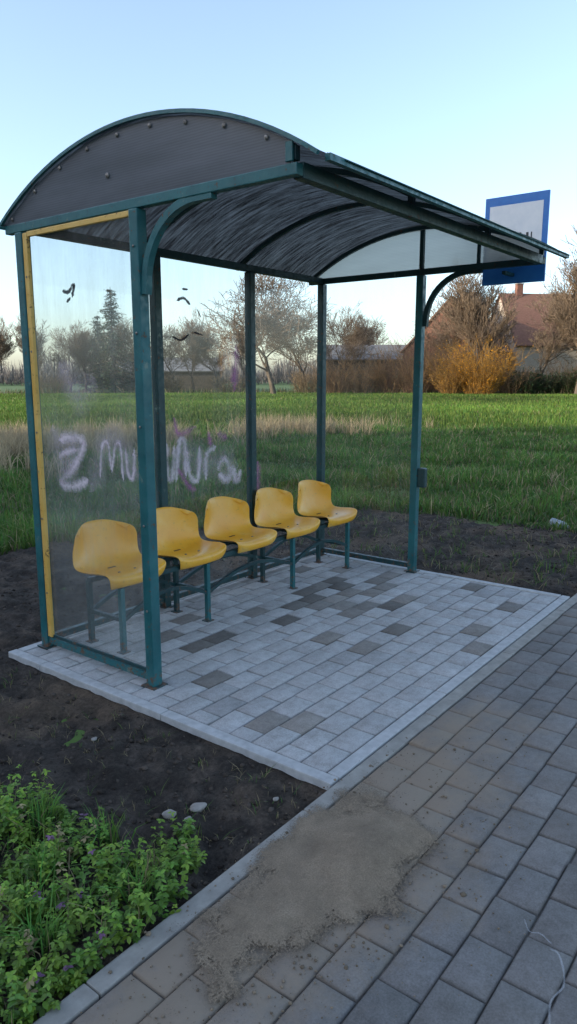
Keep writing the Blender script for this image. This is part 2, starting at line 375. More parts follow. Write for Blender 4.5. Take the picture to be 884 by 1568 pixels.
plane('joint_bed',-5,13,-1.07,1.4,-.013,M_joint,walk)
edging(-5,13,1.402,1.468,.001,M_conc2,walk,True)
edging(-5,13,-1.22,-1.08,.005,M_conc2,walk,True,'road_kerb')
plane('road',-120,120,-8,-1.22,-.071,M_asph)
plane('road_marking',-120,120,-4.7,-4.58,-.067,M_white)
# sand mound
sx=np.arange(.8,2.95,.013); sy=np.arange(.70,1.56,.013); V=[]; A_=[]
for y in sy:
    for x in sx:
        d1=math.hypot((x-1.92)/.24,(y-1.13)/.15); d2=math.hypot((x-1.55)/.40,(y-1.20)/.14); d3=math.hypot((x-2.0)/.5,(y-1.40)/.09)
        m_=1.3*math.exp(-d1*d1*.8)+.95*math.exp(-d2*d2*.7)+.55*math.exp(-d3*d3)
        nn=noise.fractal(Vector((x*5,y*5,2)),.7,2,6)
        z=.004+.048*math.exp(-d1*d1*1.3)+.014*math.exp(-d2*d2*.9)+.004*math.exp(-d3*d3)+nn*.005+noise.fractal(Vector((x*40,y*40,2)),.8,2,3)*.0018
        ed=min(x-.8,2.94-x,y-.70,1.55-y)/.12
        A_.append(max(0,min(1.4,(m_+nn*.4)*min(1,max(0,ed))))); V.append((x,y,max(z,.0035)))
nx2,ny2=len(sx),len(sy); ii=np.arange(nx2*ny2).reshape(ny2,nx2)
F=np.stack([ii[:-1,:-1],ii[:-1,1:],ii[1:,1:],ii[1:,:-1]],-1).reshape(-1,4)
Aq=np.array(A_); keep=Aq[F].max(axis=1)>.02
mesh_np('sand_pile',V,F[keep],M_sand,np.repeat(Aq[:,None],3,axis=1),None,True)
n=2600; x=rng.normal(1.75,.5,n); y=rng.normal(1.15,.2,n); S=rng.exponential(.0014,n)+.0008
clods('sand_crumbs',np.stack([x,y,.003+np.zeros(n)],-1)[y<1.5],S[y<1.5],(np.array([[.22,.17,.12]])*rng.uniform(.5,1.2,n)[:,None])[y<1.5])
ck=empty('chalk_marks')
ribbon('chalk_line',[(1.60,.41),(1.70,.44),(1.78,.43),(1.87,.47),(1.88,.50)],.009,lambda a,b:(a,b,.006),M_chalk,ck)
ribbon('chalk_line_2',[(1.90,.50),(1.92,.54),(1.91,.57),(1.95,.60)],.007,lambda a,b:(a,b,.006),M_chalk,ck)
# ---------------------------------------------------------------- grass
def blades(name,P,H,W,col,lean=.35,mat=M_grass,simple_=False):
    n=len(P); a=rng.uniform(0,2*np.pi,n); d=rng.uniform(0,2*np.pi,n); ln=np.abs(rng.normal(0,lean,n))*H
    wx,wy=np.cos(a)*W/2,np.sin(a)*W/2; dx,dy=np.cos(d)*ln,np.sin(d)*ln
    Vs=[]; T=((0,1.0),(1,.15)) if simple_ else ((0,1.0),(.55,.8),(1,.08))
    for t,wf in T:
        cx=P[:,0]+dx*t**1.8; cy=P[:,1]+dy*t**1.8; cz=P[:,2]+H*(t-.25*t*t*np.minimum(1,ln/(H+1e-6)))
        Vs.append(np.stack([cx-wx*wf,cy-wy*wf,cz],-1)); Vs.append(np.stack([cx+wx*wf,cy+wy*wf,cz],-1))
    k=len(Vs); V=np.stack(Vs,1).reshape(-1,3); b=(np.arange(n)*k)[:,None]
    F=b+np.array([[0,1,3,2]])
    if k==6: F=np.concatenate([F,b+np.array([[2,3,5,4]])])
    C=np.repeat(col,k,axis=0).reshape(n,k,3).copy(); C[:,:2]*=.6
    return mesh_np(name,V,F,mat,C.reshape(-1,3))
def greens(n,base=(.055,.12,.018),v=.35,dry=.08):
    c=np.array([base])*rng.uniform(1-v,1+v,n)[:,None]; c[:,0]*=rng.uniform(.7,1.35,n)
    k=rng.random(n)<dry; c[k]=np.array([.34,.27,.15])*rng.uniform(.5,1.1,k.sum())[:,None]; return c
def nz(x,y,s,o=0): return np.array([noise.noise(Vector((a*s+o,b*s,o))) for a,b in zip(x,y)])
def wedge(n,d0,d1,ang,power=1.0):
    d=(rng.random(n)*(d1**power-d0**power)+d0**power)**(1/power); t=rng.uniform(-ang,ang,n)+AZ
    return d*np.cos(t),d*np.sin(t),d
n=160000; x,y,d=wedge(n,4.5,24,math.radians(34),1.1)
jit=nz(x,y,1.1)*.55
k=~((y<np.where(x>3.6,6.2-.42*(x-3.6),6.2)+jit)&(x<7.9+jit)) & (y>1.5)
x,y,d=x[k],y[k],d[k]; q=nz(x,y,.6,3); q2=nz(x,y,2.2,9); n=len(x)
H=(.07+.13*rng.random(n))*(1+1.1*q+.6*q2); W=.007+.0010*d
c=greens(n,(.085,.165,.032),.38,.16); c*= (1+.5*q+.35*q2)[:,None]
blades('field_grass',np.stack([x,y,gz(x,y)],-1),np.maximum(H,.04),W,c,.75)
n=150000; x,y,d=wedge(n,22,68,math.radians(34),1.15); q=nz(x,y,.25,5); q2=nz(x,y,.07,2)
row=np.sin((x*.35+y*.94)*2*np.pi/1.1)
c=greens(n,(.11,.19,.03),.25,.03)*(1+.35*q+.5*q2+.18*row)[:,None]
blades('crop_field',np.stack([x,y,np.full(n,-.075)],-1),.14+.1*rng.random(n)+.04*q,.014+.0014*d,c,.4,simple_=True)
PP=[]
for (r_,f_,sr,sf,cnt) in ((-6.8,16,1.6,1.5,7600),(-3.9,18,1.1,1.4,2400),(-.2,21,.8,1.0,2400),(-9.5,15,2,2,3500),(2.0,22,.8,1.0,500),(-5.2,12.5,.8,.8,700),(4.6,9.3,.9,.5,200),(7,11,3,1.5,300)):
    t=rng.normal(0,1,(cnt//30,2)); t=np.repeat(t,30,axis=0); 
    rr=r_+t[:,0]*sr; ff=f_+t[:,1]*sf; rr=rr+rng.normal(0,.09,len(rr)); ff=ff+rng.normal(0,.09,len(rr))
    PP.append(np.stack([FW[0]*ff+RT[0]*rr,FW[1]*ff+RT[1]*rr,np.full(len(rr),-.07)],-1))
P=np.concatenate(PP); P=P[(P[:,1]>6.0)|(P[:,0]>7.4)]; n=len(P)
hd=np.where(np.hypot(P[:,0],P[:,1])<12,.45,1.0)
blades('dry_grass',P,rng.uniform(.2,.68,n)*hd,np.full(n,.015),np.array([[.48,.38,.23]])*rng.uniform(.5,1.1,n)[:,None],.6)
n=1100; x=rng.uniform(5.5,8.2,n); y=rng.uniform(1.6,4.8,n)
blades('straw_scraps',np.stack([x,y,gz(x,y)+.01],-1),rng.uniform(.015,.05,n),np.full(n,.004),np.array([[.34,.29,.2]])*rng.uniform(.4,1.1,n)[:,None],3.2)
# ---------------------------------------------------------------- weeds
def weed_in(x,y):
    if y<1.475: return False
    b=1.20+.42*math.exp(-((y-1.72)/.2)**2)+.08*math.sin(y*9)+noise.noise(Vector((x*4,y*4,0)))*.14
    if y>1.9: b=1.42+.08*math.sin(y*7)+noise.noise(Vector((x*4,y*4,0)))*.18
    return x<b
def weeds(npl,x0,x1,y0,y1):
    P=[]
    while len(P)<npl:
        x,y=R.uniform(x0,x1),R.uniform(y0,y1)
        if weed_in(x,y): P.append((x,y))
    return P
PL=weeds(4200,-.8,1.7,1.48,3.9)+[(R.gauss(1.0,.25),R.gauss(1.49,.03)) for _ in range(60)]
pos=[];nrm=[];size=[];col=[]
for (x,y) in PL:
    if y<1.46: continue
    z0=float(gz(np.array([x]),np.array([y]))[0]); clump=noise.noise(Vector((x*3.5,y*3.5,8)))
    h=max(.02,(.045+.06*R.random())*(1+1.2*clump)); nl=R.randint(3,5)
    lx,ly=R.gauss(0,.25),R.gauss(0,.25)
    hue=R.random(); dark=R.random()
    for l in range(nl):
        t=(l+1)/nl; a0=R.random()*6.28; sz=(.007+.010*R.random())*(1.15-.5*t)
        for s in range(4):
            a=a0+s*1.571+R.gauss(0,.3); rad=sz*.95
            pos.append((x+lx*h*t+math.cos(a)*rad,y+ly*h*t+math.sin(a)*rad,z0+h*t+R.gauss(0,.002)))
            nrm.append((a,R.uniform(-.7,.35))); size.append(sz)
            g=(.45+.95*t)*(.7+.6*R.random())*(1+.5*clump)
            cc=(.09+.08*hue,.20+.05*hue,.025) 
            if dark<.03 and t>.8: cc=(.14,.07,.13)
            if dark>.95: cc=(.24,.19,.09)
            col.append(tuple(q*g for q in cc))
pos=np.array(pos);nrm=np.array(nrm);size=np.array(size);col=np.array(col)
def leaves(name,pos,nrm,size,col,mat=M_leaf,aspect=.42):
    n=len(pos); a=nrm[:,0]; p=nrm[:,1]
    D=np.stack([np.cos(a)*np.cos(p),np.sin(a)*np.cos(p),np.sin(p)],-1); S=np.stack([-np.sin(a),np.cos(a),np.zeros(n)],-1)
    U=np.cross(D,S); sz=size[:,None]
    pts=[(-1,0,0),(-.35,.9,.12),(.45,.75,.1),(1,0,-.15),(.45,-.75,.1),(-.35,-.9,.12)]
    Vs=[pos+D*sz*u+S*sz*v*aspect*2*.75+U*sz*w for u,v,w in pts]
    V=np.stack(Vs,1).reshape(-1,3); b=(np.arange(n)*6)[:,None]
    F=np.concatenate([b+np.array([[0,3,2,1]]),b+np.array([[0,5,4,3]])])
    return mesh_np(name,V,F,mat,np.repeat(col,6,axis=0))
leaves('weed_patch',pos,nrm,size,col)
P=weeds(3600,-.8,1.7,1.48,3.9); P=np.array(P); n=len(P)
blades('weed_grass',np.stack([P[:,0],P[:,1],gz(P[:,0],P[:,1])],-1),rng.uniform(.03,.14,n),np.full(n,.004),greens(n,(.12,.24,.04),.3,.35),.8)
c0=np.array([(1.46,1.93),(1.20,1.95),(1.35,2.2),(1.02,1.7),(1.1,2.4),(1.33,1.62),(1.08,1.85)]); P=np.repeat(c0,55,axis=0)+rng.normal(0,.024,(385,2)); n=len(P)
blades('grass_tuft',np.stack([P[:,0],P[:,1],gz(P[:,0],P[:,1])],-1),rng.uniform(.06,.18,n),np.full(n,.006),greens(n,(.12,.26,.05),.25,.05),.7)
PLs=[(R.uniform(1.35,2.15),R.uniform(1.5,3.6)) for _ in range(190)]; P=np.repeat(np.array(PLs),4,axis=0)+rng.normal(0,.008,(760,2)); n=len(P)
blades('grass_sprouts',np.stack([P[:,0],P[:,1],gz(P[:,0],P[:,1])],-1),rng.uniform(.015,.05,n),np.full(n,.003),greens(n,(.1,.18,.04),.3,.6),1.0)
PLs=[(R.uniform(5.5,8.2),R.uniform(1.6,5)) for _ in range(200)]; P=np.repeat(np.array(PLs),6,axis=0)+rng.normal(0,.03,(1200,2)); n=len(P)
blades('soil_edge_grass',np.stack([P[:,0],P[:,1],gz(P[:,0],P[:,1])],-1),rng.uniform(.03,.12,n),np.full(n,.007),greens(n,(.09,.17,.03),.3,.3),.8)
def stone(x,y,s):
    bm=bmesh.new(); bmesh.ops.create_icosphere(bm,subdivisions=3,radius=1)
    o=R.random()*50
    for v in bm.verts:
        v.co*=1+.28*noise.noise(v.co*1.1+Vector((o,0,0)))+.05*noise.noise(v.co*5)
        v.co.x*=s*1.15; v.co.y*=s*.9; v.co.z*=s*.65
    me=bpy.data.meshes.new('stone'); bm.to_mesh(me); bm.free(); me.materials.append(M_stone)
    for p in me.polygons: p.use_smooth=True
    ob=link(bpy.data.objects.new('stone',me)); ob.location=(x,y,float(gz(np.array([x]),np.array([y]))[0])+s*.35); ob.rotation_euler[2]=R.random()*6
for x,y,s in ((1.79,1.82,.028),(1.68,1.86,.024),(1.72,1.80,.014),(2.0,1.6,.012),(1.9,2.6,.014)): stone(x,y,s)
# ---------------------------------------------------------------- shelter
sh=empty('bus_stop_shelter')
X0,X1,YF,YB=2.415,5.29,2.755,3.70; ZB=2.41; w=.03
mids=[X0+(X1-X0)/3,X0+2*(X1-X0)/3]
RC=(2.765,.808); RR=1.954
def arcz(y,off=0): 
    rr=RR+off; return RC[1]+math.sqrt(max(0,rr*rr-(y-RC[0])**2))
for i,(x,y) in enumerate([(X0,YF),(X0,YB),(X1,YF),(X1,YB),(mids[0],YB),(mids[1],YB)]):
    box('post_%d'%i,x-w,x+w,y-w,y+w,.004,ZB-.022,M_teal if i in(0,1,2) else M_dteal,sh,.006)
    box('post_plate_%d'%i,x-.05,x+.05,y-.05,y+.05,-.002,.008,M_dteal,sh,.002)
for x,nm in ((X0,'l'),(X1,'r')):
    mt=M_teal if nm=='l' else M_dteal
    box('side_bottom_rail_'+nm,x-.02,x+.02,YF+w+.002,YB-w-.002,.03,.07,mt,sh)
    box('gable_chord_'+nm,x-.022,x+.022,1.80,3.83,ZB-.02,ZB+.025,mt,sh)
    pts=[(x,YF-w-.01-.005,2.0)]
    cy,cz,ra=2.36,2.04,.345
    for k in range(13):
        a=math.pi/2*k/12; pts.append((x,cy+ra*math.cos(a),cz+ra*math.sin(a)))
    pts.append((x,2.26,cz+ra))
    tube('roof_brace_'+nm,pts,.018,mt,sh,square=True)
for i,(a,b) in enumerate(((X0,mids[0]),(mids[0],mids[1]),(mids[1],X1))):
    box('back_bottom_rail_%d'%i,a+w+.002,b-w-.002,YB-.02,YB+.02,.03,.07,M_dteal,sh)
box('back_top_rail',X0+.025,X1-.025,YB-.025,YB+.025,ZB-.021,ZB+.027,M_dteal,sh)
box('front_beam',X0+.024,X1-.024,1.80,1.85,ZB-.025,ZB+.035,M_dteal,sh)
ya,yb=1.69,3.845; NA=48; V=[];F=[]
xe=[X0-.03]+[X0+(X1+.06-X0)*k/30 for k in range(1,31)]
for xx in xe:
    for k in range(NA+1):
        y=ya+(yb-ya)*k/NA; V.append((xx,y,arcz(y)))
for i in range(30):
    for k in range(NA): b0=i*(NA+1)+k; F.append((b0,b0+1,b0+NA+2,b0+NA+1))
mesh_np('roof_sheet',V,F,M_roof,None,sh,True)
def arcpts(x,y0,y1,off,n=30): return [(x,y0+(y1-y0)*k/n,arcz(y0+(y1-y0)*k/n,off)) for k in range(n+1)]
for i,x in enumerate([X0,mids[0],mids[1],X1]):
    tube('roof_rib_%d'%i,arcpts(x,1.83,3.83,-.022),.014 if i else .013,M_dteal,sh,square=True)
    box('rib_stub_%d'%i,x-.015,x+.015,1.81,1.84,ZB+.036,arcz(1.825)-.02,M_dteal,sh,.002)
tube('roof_edge_trim_l',arcpts(X0-.034,1.69,3.845,.006),.008,M_teal,sh,square=True)
tube('roof_edge_trim_r',arcpts(X1+.064,1.69,3.845,.006),.010,M_dteal,sh,square=True)
tube('front_eave_trim',[(X0+.02,1.683,arcz(1.69)+.002),(X1+.12,1.683,arcz(1.69)+.002)],.013,M_teal,sh,square=True)
box('front_eave_flashing',X0+.12,X1+.12,1.655,1.76,arcz(1.71)+.014,arcz(1.71)+.018,M_teal,sh,0,Matrix.Rotation(math.radians(24),3,'X'))
tube('back_gutter',[(X0-.05,3.86,arcz(3.845)),(X1+.06,3.86,arcz(3.845))],.016,M_teal,sh)
def gable(name,x,mat,segs=((1.83,3.82),)):
    V=[];F=[];n=40
    for (a,b) in segs:
        b0=len(V)
        for k in range(n+1):
            y=a+(b-a)*k/n; V.append((x,y,ZB+.02)); V.append((x,y,arcz(y,-.008)))
        for k in range(n): q=b0+2*k; F.append((q,q+1,q+3,q+2))
    mesh_np(name,V,F,mat,None,sh)
gable('gable_panel_left',X0-.018,M_gable); gable('gable_panel_right',X1+.018,M_gableR)
box('gable_divider',X1-.016,X1+.014,YF-.016,YF+.016,ZB+.027,arcz(YF)-.04,M_dteal,sh,.002)
box('gable_divider_front',X1-.014,X1+.014,2.28,2.30,ZB+.027,arcz(2.3)-.04,M_dteal,sh,.002)
box('gable_end_strip',X0-.03,X0-.02,1.815,1.85,ZB+.03,arcz(1.83)-.01,M_teal,sh,.002)
def bolt(p,ax,r=.011):
    bm=bmesh.new(); bmesh.ops.create_uvsphere(bm,u_segments=10,v_segments=6,radius=r)
    bmesh.ops.scale(bm,vec=(.6,1,1),verts=bm.verts); bmesh.ops.translate(bm,vec=p,verts=bm.verts)
    me=bpy.data.meshes.new('bolt'); bm.to_mesh(me); bm.free(); me.materials.append(M_bolt); link(bpy.data.objects.new('bolt',me),sh)
for k in range(9):
    y=1.95+k*.225; bolt((X0-.024,y,arcz(y)-.035),0)
bolt((X0-.024,2.93,2.56),0,.014)
def panel(name,pts,mat): mesh_np(name,pts,[(0,1,2,3)],mat,None,sh)
panel('side_glass_left',[(X0,YF+.031,.072),(X0,YB-.031,.072),(X0,YB-.031,ZB-.022),(X0,YF+.031,ZB-.022)],M_glassL)
panel('side_glass_right',[(X1,YF+.031,.072),(X1,YB-.031,.072),(X1,YB-.031,ZB-.022),(X1,YF+.031,ZB-.022)],M_glassR)
xsb=[X0,mids[0],mids[1],X1]
for i in range(3):
    panel('back_glass_%d'%i,[(xsb[i]+.031,YB,.072),(xsb[i+1]-.031,YB,.072),(xsb[i+1]-.031,YB,ZB-.023),(xsb[i]+.031,YB,ZB-.023)],M_glassB if i<2 else M_glassR)
box('yellow_trim_side',X0-.024,X0-.004,YB-.072,YB-.034,.075,ZB-.03,M_yel,sh,.003)
box('yellow_trim_top',X0-.024,X0-.004,YF+.036,YB-.075,ZB-.052,ZB-.025,M_yel,sh,.003)
box('inner_trim_bottom',X0-.016,X0-.004,YF+.036,YB-.075,.074,.092,M_dteal,sh,.003)
for z in (.35,.8,1.3,1.75,2.15):
    bolt((X0-.026,YB-.053,z),0,.006); bolt((X0-.033,YF+.0,z+.07),0,.007)
# graffiti
mL=lambda a,z:(X0-.006,3.31-a,z)
L=[([(-.16,1.27),(-.05,1.29),(.06,1.27),(.03,1.20),(-.06,1.10),(-.15,1.02),(-.03,1.02),(.09,1.06)],.085,M_spray),
   ([(-.17,1.17),(-.10,1.2),(.0,1.22)],.06,M_spray),
   ([(.19,1.08),(.22,1.25),(.27,1.27),(.29,1.12)],.04,M_spray),([(.29,1.12),(.33,1.26),(.37,1.26),(.38,1.08)],.04,M_spray),
   ([(.41,1.26),(.42,1.13),(.46,1.11),(.48,1.26)],.04,M_spray),
   ([(-.2,1.35),(-.1,1.1),(.0,1.3)],.22,M_spray5),([(-.1,1.7),(.05,1.5),(.2,1.6)],.2,M_spray5),([(.1,1.0),(.3,1.3),(.5,1.1)],.2,M_spray5)]
for i,(p,w_,mt) in enumerate(L): ribbon('graffiti_%d'%i,p,w_,(lambda a,z,i=i:(X0-.006-.0006*i,3.31-a,z)),mt,sh)
L=[([(3.42,1.18),(3.43,.95),(3.47,.92),(3.50,1.14)],.075,M_spray),([(3.50,.88),(3.55,1.16),(3.60,1.14),(3.60,.90)],.07,M_spray),([(3.62,1.10),(3.64,.92),(3.72,.88),(3.75,1.12)],.07,M_spray),
   ([(3.80,.86),(3.82,1.05),(3.92,1.10)],.075,M_spray),([(3.93,.92),(4.0,1.0),(4.08,.90),(4.02,.84),(3.94,.9)],.09,M_spray),([(4.1,.95),(4.14,.82),(4.2,.9)],.09,M_spray),
   ([(3.50,1.34),(3.54,1.22),(3.72,1.26)],.06,M_spray2),([(3.84,1.22),(3.86,1.10)],.07,M_spray2),([(3.98,1.6),(4.02,1.9),(4.08,1.7),(4.10,1.95)],.09,M_spray3),([(4.12,1.5),(4.16,1.85)],.12,M_spray2),
   ([(3.93,1.20),(4.04,1.15)],.08,M_spray2),([(4.40,.95),(4.38,.75),(4.42,.6)],.12,M_spray2),([(3.52,.98),(3.62,.84),(3.7,.8)],.07,M_spray2),([(3.55,2.12),(3.62,2.14),(3.68,2.10)],.028,M_spray4),([(3.50,1.88),(3.58,1.86),(3.66,1.9)],.018,M_spray4),([(3.70,1.92),(3.80,1.9)],.015,M_spray4),([(3.6,2.2),(3.66,2.2)],.02,M_spray4),([(3.74,2.08),(3.78,2.02)],.015,M_spray4),
   ([(3.5,1.1),(3.8,1.0),(4.15,.92)],.34,M_spray5),([(4.0,1.7),(4.15,1.9)],.24,M_spray5)]
for i,(p,w_,mt) in enumerate(L): ribbon('graffiti_b%d'%i,p,w_,(lambda a,z,i=i:(a,YB-.006-.0006*i,z)),mt,sh)
for i,(p,w_) in enumerate([([(-.05,2.06),(.0,2.05),(.05,2.08),(.03,2.02)],.03),([(-.02,2.0),(.02,2.02)],.02)]): ribbon('sticker_mark_%d'%i,p,w_,mL,M_spray4,sh)
# ---------------------------------------------------------------- bench
be=empty('waiting_bench')
prof=[(.012,-.060),(.0,-.045),(-.004,-.018),(.006,.002),(.04,.010),(.11,.003),(.19,-.008),(.26,-.008),(.31,.006),(.345,.035),(.37,.08),(.388,.135),(.40,.19),(.410,.24),(.418,.265),(.428,.275),(.438,.265)]
hw=[.19,.205,.215,.222,.23,.238,.244,.248,.250,.250,.248,.246,.24,.228,.21,.195,.19]
def seat(i,cx,y0,z0):
    nu=15; V=[];F=[]
    for j,(d,z) in enumerate(prof):
        tb=max(0,min(1,(j-7)/5)); tt=max(0,(j-11)/5)
        for k in range(nu):
            s=-1+2*k/(nu-1); a=abs(s)
            fr=max(0,1-j/4)
            dd=d-tb*.10*a**2.4+fr*.04*a**3
            zz=z+ (1-tb)*(.035*a**4)*min(1,j/5) - tt*.07*a**3 - fr*.01*a**4
            xx=s*hw[j]*(1-.05*tt*a)
            V.append((cx+xx,y0+dd,z0+zz))
    for j in range(len(prof)-1):
        for k in range(nu-1): b0=j*nu+k; F.append((b0,b0+1,b0+nu+1,b0+nu))
    o=mesh_np('seat_shell_%d'%i,V,F,M_seat,None,be,True)
    m1=o.modifiers.new('sol','SOLIDIFY'); m1.thickness=.006; m1.offset=-1
    m2=o.modifiers.new('sub','SUBSURF'); m2.levels=1; m2.render_levels=2
    box('seat_slot_%d'%i,cx-.03,cx+.03,y0+.265,y0+.277,z0-.007,z0-.0015,M_slot,be,.002)
    for sx in (-.06,.06):
        box('seat_screw_%d'%i,cx+sx-.006,cx+sx+.006,y0+.12,y0+.132,z0-.003,z0+.006,M_bolt,be,.002)
    box('seat_mount_%d'%i,cx-.10,cx+.10,y0+.07,y0+.30,z0-.034,z0-.022,M_dteal,be,.003)
for i in range(5): seat(i,2.745+.553*i,3.215,.462)
for nm,y in (('front',3.285),('back',3.50)):
    tube('bench_bar_'+nm,[(2.58,y,.412),(5.16,y,.412)],.015,M_dteal,be,square=True)
lx=[2.62,3.34,4.28,5.05]
for i,x in enumerate(lx):
    for nm,y in (('f',3.25),('b',3.55)):
        box('leg_%s%d'%(nm,i),x-.015,x+.015,y-.015,y+.015,.003,.396,M_teal if nm=='f' else M_dteal,be,.003)
        box('foot_%s%d'%(nm,i),x-.03,x+.03,y-.03,y+.03,-.001,.006,M_dteal,be,.002)
    box('leg_cross_%d'%i,x-.012,x+.012,3.267,3.533,.19,.214,M_dteal,be,.003)
for i in range(3):
    a,b=lx[i]+.016,lx[i+1]-.016
    for nm,y in (('f',3.25),('b',3.55)):
        pts=[(a+(b-a)*k/16,y,.20+.10*math.sin(math.pi*k/16)) for k in range(17)]
        tube('bench_arch_%s%d'%(nm,i),pts,.011,M_dteal,be,square=True)
# ---------------------------------------------------------------- bus stop sign
sg=empty('bus_stop_sign'); sx_=5.50
box('sign_board',sx_,sx_+.02,1.866,2.346,2.30,2.93,M_blue,sg,.004)
box('sign_white_panel',sx_-.003,sx_-.0005,1.905,2.307,2.45,2.865,M_white,sg,0)
for i,(yy,gl) in enumerate(((2.20,'n'),(2.145,'u'),(2.105,'i'),(2.06,'n'),(2.015,'i'),(1.98,'u'))):
    box('glyph_a%d'%i,sx_-.006,sx_-.0035,yy-.004,yy+.004,2.60,2.655,M_black,sg,0)
    if gl!='i':
        box('glyph_b%d'%i,sx_-.006,sx_-.0035,yy+.022,yy+.030,2.60,2.655,M_black,sg,0)
        z=2.655 if gl=='n' else 2.60
        box('glyph_c%d'%i,sx_-.0065,sx_-.004,yy-.004,yy+.030,z-.004,z+.004,M_black,sg,0)
for z in (2.47,2.36): box('sign_bracket_%d'%int(z*100),X1+.03,sx_-.004,2.09,2.12,z-.012,z+.012,M_dteal,sg,.003)
box('post_box',X1-.025,X1+.025,YF-.10,YF-.034,.72,.88,M_dteal,sh,.01)
pr=[(0,.0),(.036,.0),(.042,.008),(.042,.05),(.038,.055),(.042,.06),(.042,.09),(.038,.095),(.042,.10),(.042,.13),(.038,.135),(.042,.14),(.042,.19),(.036,.225),(.018,.265),(.013,.28),(.013,.295),(.017,.297),(.017,.315),(0,.316)]
V=[];F=[];ns=20
for r_,z in pr:
    for k in range(ns): a=k/ns*6.2832; V.append((r_*math.cos(a),r_*math.sin(a),z))
for j in range(len(pr)-1):
    for k in range(ns): F.append((j*ns+k,j*ns+(k+1)%ns,(j+1)*ns+(k+1)%ns,(j+1)*ns+k))
m,nt,b=newmat('clear_plastic'); b.inputs['Base Color'].default_value=(.3,.35,.38,1); b.inputs['Roughness'].default_value=.15; b.inputs['Alpha'].default_value=.6
o=mesh_np('plastic_bottle',V,F,m,None,None,True); o.location=(8.15,2.5,.0); o.rotation_euler=(math.radians(92),0,math.radians(-38))
# ---------------------------------------------------------------- trees
def segs_mesh(name,S,mat,parent=None,sides=3,tint=None):
    A=np.array([s[0] for s in S]);B=np.array([s[1] for s in S]);ra=np.array([s[2] for s in S]);rb=np.array([s[3] for s in S])
    T=B-A; T/=np.linalg.norm(T,axis=1)[:,None]+1e-9
    ref=np.where(np.abs(T[:,2:3])<.9,np.array([[0,0,1.]]),np.array([[1.,0,0]])); U=np.cross(T,ref); U/=np.linalg.norm(U,axis=1)[:,None]; Wv=np.cross(T,U)
    Vs=[]
    for base,r_ in ((A,ra),(B,rb)):
        for k in range(sides):
            a=2*math.pi*k/sides; Vs.append(base+(U*math.cos(a)+Wv*math.sin(a))*r_[:,None])
    V=np.stack(Vs,1).reshape(-1,3); b=(np.arange(len(S))*2*sides)[:,None]
    F=np.concatenate([b+np.array([[k,(k+1)%sides,sides+(k+1)%sides,sides+k]]) for k in range(sides)])
    thin=np.clip(1-ra/.12,0,1)[:,None]; c=np.array([[.11,.09,.07]])*(1-thin)+np.array(tint or (.22,.16,.11))[None]*thin
    c=c*rng.uniform(.65,1.25,len(S))[:,None]
    return mesh_np(name,V,F,mat,np.repeat(c,2*sides,axis=0),parent)
def grow(H,seed,spread=.8,lv=5,kids=(6,5,5,4,3),up=.25,twig=.012):
    r=random.Random(seed); S=[]
    def br(p,d,L,rad,l):
        n=4 if l<3 else 3; q=p; rr=rad
        for i in range(n):
            d=(d+Vector((r.gauss(0,.13),r.gauss(0,.13),r.gauss(0,.1)+up*.12))).normalized()
            e=q+d*L/n; r2=rad*(1-.65*(i+1)/n); S.append((tuple(q),tuple(e),max(rr,twig),max(r2,twig*.8)))
            if l<lv:
                kk=kids[l]/n*(1 if i>0 else (.0 if l==0 else .4)); kk=int(kk)+(1 if r.random()<kk-int(kk) else 0)
                for _ in range(kk):
                    ax=Vector((r.gauss(0,1),r.gauss(0,1),r.gauss(0,1)*.4)); ax=(ax-d*ax.dot(d)).normalized()
                    nd=(d*(1-.5*spread)+ax*spread*r.uniform(.6,1.1)+Vector((0,0,up*.5))).normalized()
                    br(e,nd,L*r.uniform(.5,.78),r2*.62,l+1)
            q=e; rr=r2
        if l<lv: br(q,d,L*.6,r2,l+1)
    br(Vector((0,0,-.1)),Vector((0,0,1)),H*.42,H*.022,0)
    zmax=max(s[1][2] for s in S); k=H/zmax
    return [(tuple(c*k for c in s[0]),tuple(c*k for c in s[1]),s[2],s[3]) for s in S]
protos=[grow(10,3,.85,kids=(8,6,5,4,3),twig=.016),grow(10,11,.62,kids=(8,6,5,4,3),up=.5,twig=.016),grow(10,23,.75,kids=(8,6,5,4,3),up=.35,twig=.016)]
meshes=[]
for i,S in enumerate(protos):
    o=segs_mesh('bare_tree',S,M_bark); meshes.append(o.data); bpy.data.objects.remove(o)
def tree(px,right,fwd,H,wid=1.0,rot=None):
    o=bpy.data.objects.new('bare_tree',meshes[px]); link(o); x,y=bg(right,fwd); o.location=(x,y,-.07)
    o.scale=(H/10*wid,H/10*wid,H/10); o.rotation_euler[2]=rot if rot is not None else R.random()*6
for t in [(0,-1.2,63,11.0,1.3,1.0),(2,1.8,70,9.8,1.2,2.0),(2,4.2,70,8.8,1,.4),(1,17.0,66,12.0,1.0,.5),(2,19.4,66,11.5,1,2),(0,15.2,71,9.0,1,2.5),(1,24.5,62,14.5,1,3),(0,27,64,13.5,1,4),(2,22.3,66,10,1,5),
          (1,-24,70,7.5,1,0),(2,-21.5,72,7.2,1.1,1),(1,-19.5,70,6.8,1,2),(2,-13.5,70,7.6,1,3),(0,-11,72,6.8,1.2,1),(1,-9,70,8.2,1,5),(2,-7,74,7.2,1,2),(1,-4.5,74,7.8,1,3),(1,-26.3,66,7.2,1,5),(0,-30,70,8,1,5),
          (2,29,70,12,1,1),(1,7.5,84,7.5,1,2),(2,11,84,8.5,1,3),(0,-34,72,9,1,2),(1,34,66,11,1,2)]: tree(*t)
